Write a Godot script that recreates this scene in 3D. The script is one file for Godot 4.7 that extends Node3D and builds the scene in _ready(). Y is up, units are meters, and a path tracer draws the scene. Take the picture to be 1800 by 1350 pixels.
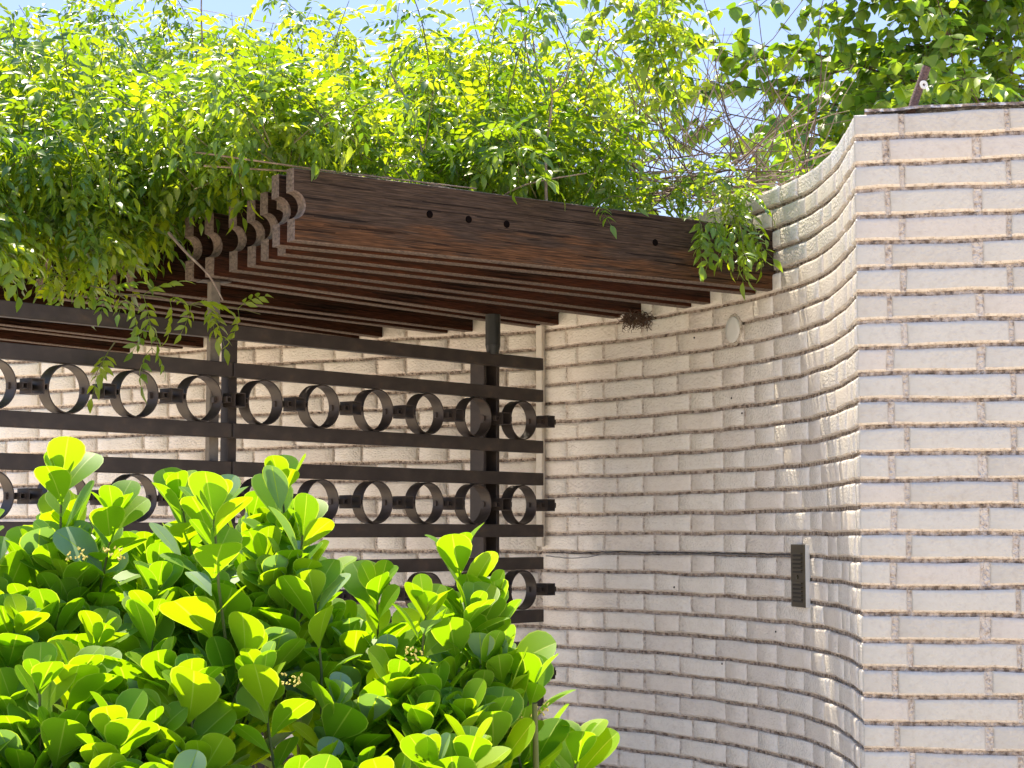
extends Node3D
# A curved white brick wall with a radial wood pergola, a metal ring fence, a vine on top and a shrub in front.
# Plan coordinates: X to the right, D away from the viewpoint, Y above eye level (1.6 m over the ground), in metres.

const EYE := 1.6
const COURSE := 0.0677
var rng := RandomNumberGenerator.new()
var wob := FastNoiseLite.new()
var M := {}
var used := {}

func W(x: float, y: float, d: float) -> Vector3:
	return Vector3(x, y + EYE, -d)

func R(a: float, b: float) -> float:
	return rng.randf_range(a, b)

# ---------------------------------------------------------------- node helpers
func numbered(n: String) -> String:
	var k: int = used.get(n, 0)
	used[n] = k + 1
	return n if k == 0 else "%s_%03d" % [n, k]

func tag(o: Node3D, label: String, category: String, group := "", kind := "") -> Node3D:
	o.set_meta("label", label)
	o.set_meta("category", category)
	if group != "": o.set_meta("group", group)
	if kind != "": o.set_meta("kind", kind)
	return o

func thing(called: String, label: String, category: String, at := Vector3.ZERO, group := "", kind := "") -> Node3D:
	var o := Node3D.new()
	o.name = numbered(called)
	o.position = at
	add_child(o)
	return tag(o, label, category, group, kind)

func mi(called: String, mesh: Mesh, m: Material, parent: Node, xf := Transform3D.IDENTITY) -> MeshInstance3D:
	var o := MeshInstance3D.new()
	var key := str(parent.get_instance_id()) + called
	var k: int = used.get(key, 0)
	used[key] = k + 1
	o.name = called if k == 0 else "%s_%03d" % [called, k]
	o.mesh = mesh
	if m: o.material_override = m
	o.transform = xf
	parent.add_child(o)
	return o

func multi(called: String, mesh: Mesh, xfs: Array, parent: Node) -> void:
	if xfs.is_empty(): return
	var mm := MultiMesh.new()
	mm.transform_format = MultiMesh.TRANSFORM_3D
	mm.mesh = mesh
	mm.instance_count = xfs.size()
	for i in xfs.size():
		mm.set_instance_transform(i, xfs[i])
	var o := MultiMeshInstance3D.new()
	var key := str(parent.get_instance_id()) + called
	var k: int = used.get(key, 0)
	used[key] = k + 1
	o.name = called if k == 0 else "%s_%03d" % [called, k]
	o.multimesh = mm
	o.set_meta("kind", "stuff")
	parent.add_child(o)

# ---------------------------------------------------------------- mesh helpers (faces given counter-clockwise from outside)
func st_new(smooth := false) -> SurfaceTool:
	var st := SurfaceTool.new()
	st.begin(Mesh.PRIMITIVE_TRIANGLES)
	st.set_smooth_group(0 if smooth else -1)
	return st

func tri(st: SurfaceTool, a: Vector3, b: Vector3, c: Vector3) -> void:
	st.add_vertex(a); st.add_vertex(c); st.add_vertex(b)

func quad(st: SurfaceTool, a: Vector3, b: Vector3, c: Vector3, d: Vector3) -> void:
	tri(st, a, b, c); tri(st, a, c, d)

func tri_uv(st: SurfaceTool, a: Vector3, b: Vector3, c: Vector3, ua: Vector2, ub: Vector2, uc: Vector2) -> void:
	st.set_uv(ua); st.add_vertex(a)
	st.set_uv(uc); st.add_vertex(c)
	st.set_uv(ub); st.add_vertex(b)

func done(st: SurfaceTool, mesh: ArrayMesh = null, m: Material = null) -> ArrayMesh:
	st.generate_normals()
	if m: st.set_material(m)
	return st.commit(mesh) if mesh else st.commit()

# box with chamfered edges, centre c, size s, in the frame xf
func bbox(st: SurfaceTool, c: Vector3, s: Vector3, b: float, xf := Transform3D.IDENTITY) -> void:
	var h := s * 0.5
	b = minf(b, minf(h.x, minf(h.y, h.z)) * 0.9)
	var ax := [0, 1, 2]
	for i in ax:
		var j: int = (i + 1) % 3
		var k: int = (i + 2) % 3
		for sg in [-1.0, 1.0]:
			var pts: Array[Vector3] = []
			for q in [[-1, -1], [1, -1], [1, 1], [-1, 1]]:
				var p := Vector3.ZERO
				p[i] = sg * h[i]
				p[j] = q[0] * (h[j] - b)
				p[k] = q[1] * (h[k] - b)
				pts.append(xf * (c + p))
			if sg > 0: quad(st, pts[0], pts[1], pts[2], pts[3])
			else: quad(st, pts[3], pts[2], pts[1], pts[0])
	# edges
	for i in ax:
		var j: int = (i + 1) % 3
		var k: int = (i + 2) % 3
		for sj in [-1.0, 1.0]:
			for sk in [-1.0, 1.0]:
				var pts: Array[Vector3] = []
				for q in [[-1, 0], [1, 0], [1, 1], [-1, 1]]:
					var p := Vector3.ZERO
					p[i] = q[0] * (h[i] - b)
					p[j] = sj * (h[j] if q[1] == 0 else h[j] - b)
					p[k] = sk * (h[k] - b if q[1] == 0 else h[k])
					pts.append(xf * (c + p))
				if sj * sk > 0: quad(st, pts[0], pts[1], pts[2], pts[3])
				else: quad(st, pts[3], pts[2], pts[1], pts[0])
	for sx in [-1.0, 1.0]:
		for sy in [-1.0, 1.0]:
			for sz in [-1.0, 1.0]:
				var a := xf * (c + Vector3(sx * h.x, sy * (h.y - b), sz * (h.z - b)))
				var d := xf * (c + Vector3(sx * (h.x - b), sy * h.y, sz * (h.z - b)))
				var e := xf * (c + Vector3(sx * (h.x - b), sy * (h.y - b), sz * h.z))
				if sx * sy * sz > 0: tri(st, a, d, e)
				else: tri(st, a, e, d)

func tube(st: SurfaceTool, pts: Array, r0: float, r1: float, sides := 5) -> void:
	var n := pts.size()
	var prev: Array = []
	var side := Vector3.UP
	for i in n:
		var t: Vector3 = (pts[mini(i + 1, n - 1)] - pts[maxi(i - 1, 0)]).normalized()
		if absf(t.dot(side)) > 0.95: side = Vector3.RIGHT if absf(t.x) < 0.9 else Vector3.UP
		var u := t.cross(side).normalized()
		var v := u.cross(t)
		side = v
		var r := lerpf(r0, r1, float(i) / maxf(n - 1, 1))
		var ring: Array = []
		for k in sides:
			var a := TAU * k / sides
			ring.append(pts[i] + (u * cos(a) + v * sin(a)) * r)
		if i > 0:
			for k in sides:
				var k2 := (k + 1) % sides
				quad(st, prev[k], ring[k], ring[k2], prev[k2])
		prev = ring

# hollow square tube along z, open at both ends
func square_tube(st: SurfaceTool, w: float, t: float, z0: float, z1: float, o := Vector3.ZERO) -> void:
	var a := w * 0.5
	var b := a - t
	var cs := [Vector2(-1, -1), Vector2(1, -1), Vector2(1, 1), Vector2(-1, 1)]
	for i in 4:
		var p: Vector2 = cs[i]
		var q: Vector2 = cs[(i + 1) % 4]
		var P := func(v: Vector2, r: float, z: float) -> Vector3: return o + Vector3(v.x * r, v.y * r, z)
		quad(st, P.call(p, a, z0), P.call(q, a, z0), P.call(q, a, z1), P.call(p, a, z1))
		quad(st, P.call(q, b, z0), P.call(p, b, z0), P.call(p, b, z1), P.call(q, b, z1))
		quad(st, P.call(p, a, z1), P.call(q, a, z1), P.call(q, b, z1), P.call(p, b, z1))
		quad(st, P.call(q, a, z0), P.call(p, a, z0), P.call(p, b, z0), P.call(q, b, z0))

func ring_mesh(ro: float, ri: float, z0: float, z1: float, n: int) -> ArrayMesh:
	var st := SurfaceTool.new()
	st.begin(Mesh.PRIMITIVE_TRIANGLES)
	for k in n:
		var a := TAU * k / n
		var b := TAU * (k + 1) / n
		var ca := Vector3(cos(a), sin(a), 0)
		var cb := Vector3(cos(b), sin(b), 0)
		var z := Vector3(0, 0, 1)
		var e := 0.0008
		st.set_smooth_group(1)
		quad(st, ca * ro + z * z0, cb * ro + z * z0, cb * ro + z * (z1 - e), ca * ro + z * (z1 - e))
		st.set_smooth_group(2)
		quad(st, cb * ri + z * z0, ca * ri + z * z0, ca * ri + z * (z1 - e), cb * ri + z * (z1 - e))
		st.set_smooth_group(3)
		quad(st, ca * (ro - e) + z * z1, cb * (ro - e) + z * z1, cb * (ri + e) + z * z1, ca * (ri + e) + z * z1)
		st.set_smooth_group(4)
		quad(st, ca * ro + z * (z1 - e), cb * ro + z * (z1 - e), cb * (ro - e) + z * z1, ca * (ro - e) + z * z1)
		st.set_smooth_group(5)
		quad(st, cb * ri + z * (z1 - e), ca * ri + z * (z1 - e), ca * (ri + e) + z * z1, cb * (ri + e) + z * z1)
		st.set_smooth_group(6)
		quad(st, cb * ro + z * z0, ca * ro + z * z0, ca * ri + z * z0, cb * ri + z * z0)
	return done(st)

func disc_mesh(r: float, h: float, bevel: float, n := 20, squash := 1.0) -> ArrayMesh:   # axis z
	var st := st_new(true)
	var prof := [[r, 0.0], [r, h - bevel], [r - bevel, h], [r * 0.5, h + bevel * 0.3], [0.0, h + bevel * 0.5]]
	for i in prof.size() - 1:
		for k in n:
			var a := TAU * k / n
			var b := TAU * (k + 1) / n
			var A := Vector3(cos(a) * squash, sin(a), 0)
			var B := Vector3(cos(b) * squash, sin(b), 0)
			var p0: float = prof[i][0]
			var p1: float = prof[i + 1][0]
			var z0 := Vector3(0, 0, prof[i][1])
			var z1 := Vector3(0, 0, prof[i + 1][1])
			if p1 > 0.0: quad(st, A * p0 + z0, B * p0 + z0, B * p1 + z1, A * p1 + z1)
			else: tri(st, A * p0 + z0, B * p0 + z0, z1)
	return done(st)

# ---------------------------------------------------------------- materials
func srgb(r: int, g: int, b: int) -> Color:
	return Color8(r, g, b)

func lin(r: float, g: float, b: float) -> Color:
	return Color(r, g, b).linear_to_srgb()

func noise_tex(freq: float, ramp: Array, seed_: int, octaves := 4, kind := FastNoiseLite.TYPE_SIMPLEX_SMOOTH, normal := 0.0, size := 512) -> NoiseTexture2D:
	var n := FastNoiseLite.new()
	n.seed = seed_
	n.frequency = freq
	n.noise_type = kind
	n.fractal_octaves = octaves
	var t := NoiseTexture2D.new()
	t.width = size; t.height = size
	t.seamless = true
	t.generate_mipmaps = false
	t.noise = n
	if normal > 0.0:
		t.as_normal_map = true
		t.bump_strength = normal
	elif ramp.size():
		var g := Gradient.new()
		g.offsets = PackedFloat32Array(ramp.map(func(x): return x[0]))
		g.colors = PackedColorArray(ramp.map(func(x): return x[1]))
		t.color_ramp = g
	return t

func mat(c: Color, rough := 0.8, metal := 0.0) -> StandardMaterial3D:
	var m := StandardMaterial3D.new()
	m.albedo_color = c
	m.roughness = rough
	m.metallic = metal
	return m

func tri_mat(c: Color, tex: Texture2D, rough: float, scale: float, nrm: Texture2D = null, ns := 1.0) -> StandardMaterial3D:
	var m := mat(c, rough)
	m.albedo_texture = tex
	m.uv1_triplanar = true
	m.uv1_world_triplanar = true
	m.uv1_scale = Vector3.ONE * scale
	if nrm:
		m.normal_enabled = true
		m.normal_texture = nrm
		m.normal_scale = ns
	return m

func leaf_mat(c: Color, through: Color, rough := 0.45) -> StandardMaterial3D:
	var m := mat(c, rough)
	m.backlight_enabled = true
	m.backlight = through
	m.cull_mode = BaseMaterial3D.CULL_DISABLED
	m.metallic_specular = 0.5
	return m

func wood_image(seed_: int, top: Color, low: Color, dark: float) -> ImageTexture:
	var w := 1024
	var h := 160
	var n := FastNoiseLite.new()
	n.seed = seed_
	n.frequency = 0.01
	n.fractal_octaves = 3
	var im := Image.create(w, h, false, Image.FORMAT_RGB8)
	for y in h:
		var v := float(y) / h
		for x in w:
			var streak := n.get_noise_2d(x * 0.3, y * 22.0)
			var fine := n.get_noise_2d(x * 1.6 + 500.0, y * 55.0)
			var patch := n.get_noise_2d(x * 0.55 + 90.0, y * 2.2 + 900.0)
			var k := clampf((v - 0.66 + patch * 0.5 + streak * 0.18) * 2.6 + 0.3, 0.0, 1.0)
			var c := top.lerp(low, k)
			var b := 1.0 + streak * 0.24 + fine * 0.5
			var crack := n.get_noise_2d(x * 0.22 + 3000.0, y * 9.0 + 77.0)
			if crack > 0.42: b *= 0.55
			b = clampf(b * dark, 0.15, 1.8)
			im.set_pixel(x, y, Color(c.r * b, c.g * b, c.b * b))
	return ImageTexture.create_from_image(im)

func make_materials() -> void:
	var paint_n := noise_tex(0.035, [], 3, 4, FastNoiseLite.TYPE_SIMPLEX_SMOOTH, 9.0)
	var paint_c := noise_tex(0.012, [[0.0, srgb(222, 211, 198)], [0.35, srgb(236, 228, 216)], [0.7, srgb(240, 233, 222)], [1.0, srgb(230, 218, 203)]], 11, 5)
	M.paint = tri_mat(lin(0.93, 0.93, 0.905), paint_c, 0.2, 5.2, paint_n, 1.0)
	M.paint_b = tri_mat(lin(0.88, 0.865, 0.84), paint_c, 0.30, 4.6, paint_n, 1.0)
	M.paint_c = tri_mat(lin(0.91, 0.89, 0.855), paint_c, 0.28, 5.9, paint_n, 0.9)
	M.paint_dimmed = tri_mat(lin(0.65, 0.655, 0.625), paint_c, 0.5, 5.2, paint_n, 0.55)  # wall paint darkened for the flat end, standing in for weaker light there
	M.paint_dimmed_b = tri_mat(lin(0.615, 0.612, 0.58), paint_c, 0.5, 4.6, paint_n, 0.6)
	M.paint_dimmed_c = tri_mat(lin(0.675, 0.655, 0.62), paint_c, 0.5, 5.9, paint_n, 0.55)
	var dirt := noise_tex(0.03, [[0.0, srgb(70, 58, 48)], [0.26, srgb(120, 104, 90)], [0.44, srgb(172, 156, 140)], [0.75, srgb(204, 190, 176)], [1.0, srgb(218, 208, 196)]], 21, 5)
	M.edge = tri_mat(Color.WHITE, noise_tex(0.05, [[0.0, srgb(140, 122, 106)], [0.22, srgb(204, 190, 174)], [0.38, srgb(228, 218, 206)], [1.0, srgb(236, 228, 218)]], 23, 5), 0.85, 3.4, paint_n, 1.2)
	var rough_n := noise_tex(0.06, [], 5, 4, FastNoiseLite.TYPE_SIMPLEX_SMOOTH, 12.0)
	M.bed = tri_mat(Color.WHITE, dirt, 0.95, 2.6, rough_n, 1.3)
	var perp := noise_tex(0.03, [[0.0, srgb(140, 120, 102)], [0.25, srgb(196, 180, 164)], [0.45, srgb(226, 216, 204)], [1.0, srgb(236, 230, 220)]], 25, 5)
	M.perp = tri_mat(lin(0.84, 0.82, 0.79), perp, 0.7, 2.6, rough_n, 1.0)
	M.coping = tri_mat(Color.WHITE, noise_tex(0.03, [[0.0, srgb(70, 58, 50)], [0.5, srgb(120, 104, 92)], [0.75, srgb(225, 220, 214)], [1.0, srgb(240, 238, 235)]], 27, 4), 0.7, 2.0, rough_n, 1.0)
	# wood
	M.wood_front = mat(Color.WHITE, 0.85)
	M.wood_front.metallic_specular = 0.2
	M.wood_front.albedo_texture = wood_image(41, srgb(88, 71, 57), srgb(110, 76, 50), 0.76)
	M.wood_in = mat(Color.WHITE, 0.8)
	M.wood_in.metallic_specular = 0.2
	M.wood_in.albedo_texture = wood_image(47, srgb(78, 55, 43), srgb(98, 57, 38), 0.70)
	for k in [M.wood_front, M.wood_in]:
		k.normal_enabled = true
		k.normal_texture = noise_tex(0.05, [], 44, 3, FastNoiseLite.TYPE_SIMPLEX_SMOOTH, 5.0, 256)
		k.normal_scale = 0.5
	M.wood_weather = tri_mat(Color.WHITE, noise_tex(0.03, [[0.0, srgb(56, 46, 40)], [0.5, srgb(108, 92, 80)], [1.0, srgb(146, 128, 112)]], 49, 4), 0.85, 5.0, rough_n, 0.8)
	M.plug = mat(srgb(16, 11, 9), 0.9)
	M.plug.metallic_specular = 0.1
	# metal
	M.metal = tri_mat(Color.WHITE, noise_tex(0.01, [[0.0, srgb(52, 45, 40)], [0.5, srgb(62, 54, 48)], [0.75, srgb(70, 61, 54)], [1.0, srgb(94, 74, 58)]], 51, 5), 0.45, 2.6, noise_tex(0.03, [], 52, 3, FastNoiseLite.TYPE_SIMPLEX_SMOOTH, 2.0, 256), 0.35)
	M.metal.metallic_specular = 0.35
	M.metal_dark = mat(srgb(46, 40, 37), 0.5)
	M.post_dark = tri_mat(Color.WHITE, noise_tex(0.02, [[0.0, srgb(22, 24, 20)], [1.0, srgb(36, 37, 31)]], 54, 3), 0.5, 3.0)
	M.post_wood = tri_mat(Color.WHITE, noise_tex(0.02, [[0.0, srgb(92, 84, 72)], [1.0, srgb(124, 114, 100)]], 55, 4), 0.75, 4.0)
	M.bronze = mat(srgb(70, 64, 48), 0.3, 0.55)
	M.bronze_dark = mat(srgb(20, 18, 15), 0.5)
	M.white_trim = tri_mat(lin(0.86, 0.85, 0.8), paint_c, 0.5, 5.0)
	M.white_plate = mat(srgb(216, 214, 205), 0.45)
	M.caulk = tri_mat(lin(0.8, 0.78, 0.72), perp, 0.8, 4.0, rough_n, 1.5)
	M.cable = mat(srgb(128, 126, 124), 0.6)
	M.cable_dark = mat(srgb(58, 56, 55), 0.6)
	M.rust = tri_mat(Color.WHITE, noise_tex(0.04, [[0.0, srgb(52, 38, 34)], [0.55, srgb(98, 74, 66)], [1.0, srgb(130, 104, 94)]], 61, 5), 0.75, 6.0, rough_n, 0.6)
	# plants
	M.vine = [leaf_mat(lin(0.075, 0.135, 0.012), lin(0.34, 0.50, 0.006), 0.32), leaf_mat(lin(0.12, 0.18, 0.014), lin(0.58, 0.70, 0.008), 0.36), leaf_mat(lin(0.04, 0.085, 0.012), lin(0.16, 0.30, 0.006), 0.28)]
	M.vine_stem = mat(srgb(96, 92, 52), 0.8)
	M.twig = tri_mat(Color.WHITE, noise_tex(0.02, [[0.0, srgb(96, 78, 66)], [0.6, srgb(150, 130, 112)], [1.0, srgb(180, 162, 144)]], 71, 3), 0.9, 3.0)
	M.twig_dark = mat(srgb(92, 72, 60), 0.9)
	M.bush = [leaf_mat(lin(0.10, 0.195, 0.006), lin(0.34, 0.60, 0.002), 0.5), leaf_mat(lin(0.14, 0.23, 0.006), lin(0.42, 0.62, 0.002), 0.52), leaf_mat(lin(0.07, 0.155, 0.006), lin(0.28, 0.52, 0.002), 0.42), leaf_mat(lin(0.15, 0.23, 0.11), lin(0.20, 0.36, 0.04), 0.55)]
	for k in 3: M.bush[k].metallic_specular = 0.35
	M.bush_rim = leaf_mat(lin(0.20, 0.30, 0.03), lin(0.55, 0.70, 0.03), 0.5)
	M.bush_stem = mat(srgb(88, 96, 44), 0.8)
	M.bud = mat(srgb(206, 190, 96), 0.8)
	M.tree = [leaf_mat(lin(0.055, 0.11, 0.018), lin(0.20, 0.36, 0.008), 0.4), leaf_mat(lin(0.09, 0.15, 0.02), lin(0.40, 0.56, 0.010), 0.42)]
	M.young = leaf_mat(lin(0.15, 0.23, 0.03), lin(0.58, 0.72, 0.015), 0.4)
	M.bark = tri_mat(Color.WHITE, noise_tex(0.03, [[0.0, srgb(58, 46, 38)], [1.0, srgb(112, 94, 80)]], 81, 4), 0.95, 3.0, rough_n, 1.2)
	M.debris = mat(srgb(88, 66, 50), 0.95)

# ---------------------------------------------------------------- walls
# plan outlines, each a row of points (X, D); the wall's face looks to the right-hand side of the walk
var curve_pts: PackedVector2Array
func spline(src: Array, step: float) -> PackedVector2Array:
	var c := Curve2D.new()
	for i in src.size():
		var p: Vector2 = src[i]
		var a: Vector2 = src[maxi(i - 1, 0)]
		var b: Vector2 = src[mini(i + 1, src.size() - 1)]
		var t := (b - a).normalized()
		c.add_point(p, -t * (p - a).length() * 0.33, t * (b - p).length() * 0.33)
	var out := PackedVector2Array()
	var n := int(c.get_baked_length() / step)
	for i in n + 1:
		out.append(c.sample_baked(i * c.get_baked_length() / n, true))
	return out

class Path:
	var p: PackedVector2Array
	var u := PackedFloat32Array()
	var flip := 1.0
	func _init(pts: PackedVector2Array, side: float) -> void:
		p = pts
		flip = side
		var s := 0.0
		u.append(0.0)
		for i in range(1, p.size()):
			s += p[i].distance_to(p[i - 1])
			u.append(s)
	func length() -> float:
		return u[u.size() - 1]
	func at(s: float) -> Array:          # [point, outward normal]
		var i := clampi(u.bsearch(s) - 1, 0, p.size() - 2)
		var k := (s - u[i]) / maxf(u[i + 1] - u[i], 1e-6)
		var t0 := (p[mini(i + 1, p.size() - 1)] - p[maxi(i - 1, 0)]).normalized()
		var t1 := (p[mini(i + 2, p.size() - 1)] - p[i]).normalized()
		var t := t0.lerp(t1, clampf(k, 0, 1)).normalized()
		return [p[i].lerp(p[i + 1], k), Vector2(-t.y, t.x) * flip]

func on_wall(path: Path, u: float, y: float, depth: float) -> Vector3:
	var a := path.at(u)
	var q: Vector2 = a[0] + a[1] * depth
	return W(q.x, y, q.y)

func course_line(u: float, k: int, off: float) -> float:
	return k * COURSE + wob.get_noise_2d(u * 160.0 + off, k * 83.0) * 0.0036

# a brick: rounded, uneven block laid on the path
func brick_into(st: SurfaceTool, edge: SurfaceTool, path: Path, u0: float, u1: float, row: int, off: float, back := 0.03) -> void:
	var j := 0.0058
	var us: Array = [u0, u0 + 0.0006, u0 + 0.0055]
	var mid := maxi(0, int(round((u1 - u0) / 0.055)) - 1)
	for i in mid: us.append(lerpf(u0 + 0.0055, u1 - 0.0055, (i + 1.0) / (mid + 1.0)))
	us.append_array([u1 - 0.0055, u1 - 0.0006, u1])
	var du: Array = [-back, -0.0045, 0.0]
	for i in mid: du.append(0.0)
	du.append_array([0.0, -0.0045, -back])
	var proud := R(-0.002, 0.002)
	var skew := R(-0.0012, 0.0012)
	var vs := [[0.0, -back], [0.0, -0.0075], [0.0055, -0.0004], [0.0115, 0.0], [-0.010, 0.0], [-0.004, -0.0004], [0.0, -0.005], [0.0, -back]]
	var grid: Array = []
	for i in us.size():
		var u: float = us[i]
		var lo := course_line(u, row, off) + j + skew
		var hi := course_line(u, row + 1, off) - j + skew
		var col: Array = []
		for q in 8:
			var y: float = (lo if q < 4 else hi) + vs[q][0]
			var d := minf(du[i], vs[q][1])
			var e := 0.0
			if d > -0.01:
				e = wob.get_noise_3d(u * 260.0 + off, y * 420.0, 7.0) * 0.0022 + proud
				if d < -0.001: e += wob.get_noise_3d(u * 900.0 + off, y * 900.0, 31.0) * 0.0022
			var uu := u
			if i < 3 or i >= us.size() - 3: uu += wob.get_noise_3d(row * 55.0, y * 700.0, off + u * 40.0) * 0.0026
			col.append(on_wall(path, uu, y + wob.get_noise_3d(u * 500.0, row * 31.0 + q * 3.0, off) * 0.0014, d + e))
		grid.append(col)
	for i in us.size() - 1:
		for q in 7:
			var s := edge if q < 2 or q == 6 else st
			if path.flip > 0: quad(s, grid[i][q], grid[i + 1][q], grid[i + 1][q + 1], grid[i][q + 1])
			else: quad(s, grid[i + 1][q], grid[i][q], grid[i][q + 1], grid[i + 1][q + 1])

func brick_wall(o: Node3D, path: Path, rows0: int, rows1: int, seen0: int, off: float, joints: Callable, visible: Callable, perp_depth: float, thick: float, from := 0.0, coats: Array = []) -> void:
	if coats.is_empty(): coats = [M.paint, M.paint_b, M.paint_c]
	# the mortar behind: bed strips deep, upright strips shallow
	var bed := st_new(false)
	var perp := st_new(false)
	var n := int(path.length() / 0.03)
	var core := st_new(false)
	for i in n:
		var a := lerpf(from, path.length(), float(i) / n)
		var b := lerpf(from, path.length(), (i + 1.0) / n)
		var face := func(st: SurfaceTool, y0a: float, y0b: float, y1a: float, y1b: float, d: float) -> void:
			var q := [on_wall(path, a, y0a, d), on_wall(path, b, y0b, d), on_wall(path, b, y1b, d), on_wall(path, a, y1a, d)]
			if path.flip > 0: quad(st, q[0], q[1], q[2], q[3])
			else: quad(st, q[1], q[0], q[3], q[2])
		for row in range(rows0, rows1):
			var la := course_line(a, row, off)
			var lb := course_line(b, row, off)
			var ha := course_line(a, row + 1, off)
			var hb := course_line(b, row + 1, off)
			var dd := -0.0115 + wob.get_noise_2d(a * 400.0, row * 50.0 + off) * 0.003
			face.call(bed, la - 0.0062, lb - 0.0062, la + 0.0062, lb + 0.0062, dd)
			face.call(perp, la + 0.0055, lb + 0.0055, ha - 0.0055, hb - 0.0055, -perp_depth + wob.get_noise_2d(a * 300.0, row * 20.0) * 0.002)
		var top := rows1 * COURSE - 0.008
		var bot := -EYE
		for e in [[top, 1.0], [bot, -1.0]]:
			var q := [on_wall(path, a, e[0], -0.012), on_wall(path, b, e[0], -0.012), on_wall(path, b, e[0], -thick), on_wall(path, a, e[0], -thick)]
			if path.flip * e[1] > 0: quad(core, q[0], q[1], q[2], q[3])
			else: quad(core, q[1], q[0], q[3], q[2])
		var r := [on_wall(path, a, bot, -thick), on_wall(path, b, bot, -thick), on_wall(path, b, top, -thick), on_wall(path, a, top, -thick)]
		if path.flip > 0: quad(core, r[1], r[0], r[3], r[2])
		else: quad(core, r[0], r[1], r[2], r[3])
		face.call(core, bot, bot, rows0 * COURSE, rows0 * COURSE, -0.012)
	for u in [from, path.length()]:
		var e := [on_wall(path, u, -EYE, -0.012), on_wall(path, u, rows1 * COURSE - 0.008, -0.012), on_wall(path, u, rows1 * COURSE - 0.008, -thick), on_wall(path, u, -EYE, -thick)]
		quad(core, e[0], e[1], e[2], e[3])
	mi("bed_joints", done(bed), M.bed, o)
	mi("upright_joints", done(perp), M.perp, o)
	mi("wall_core", done(core), M.paint_b, o)
	var rest := st_new(true)
	var rest_edge := st_new(true)
	var some := false
	var count := 0
	for row in range(rows0, rows1):
		for ju in joints.call(row):
			var u0: float = ju[0]
			var u1: float = ju[1]
			if count < 300 and row >= seen0 and visible.call((u0 + u1) * 0.5, row):
				var st := st_new(true)
				var se := st_new(true)
				brick_into(st, se, path, u0, u1, row, off)
				var pick := rng.randf()
				mi("brick", done(se, done(st, null, coats[0] if pick < 0.6 else (coats[1] if pick < 0.8 else coats[2])), M.edge), null, o)
				count += 1
			else:
				brick_into(rest, rest_edge, path, u0, u1, row, off)
				some = true
	if some:
		var s := mi("brick_courses", done(rest_edge, done(rest, null, M.paint), M.edge), null, o)
		s.set_meta("kind", "stuff")

func flemish(u_from: float, u_to: float, header_at: float) -> Array:
	var out: Array = []
	var period := 0.381
	var k := int(floor((u_from - header_at) / period)) - 1
	while header_at + k * period < u_to:
		var h := header_at + k * period
		for q in [[h, h + 0.130], [h + 0.130, h + period]]:
			var a: float = maxf(q[0], u_from)
			var b: float = minf(q[1], u_to)
			if b - a > 0.03: out.append([a + 0.005 + R(-0.0015, 0.0015), b - 0.005 + R(-0.0015, 0.0015)])
		k += 1
	return out

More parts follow.
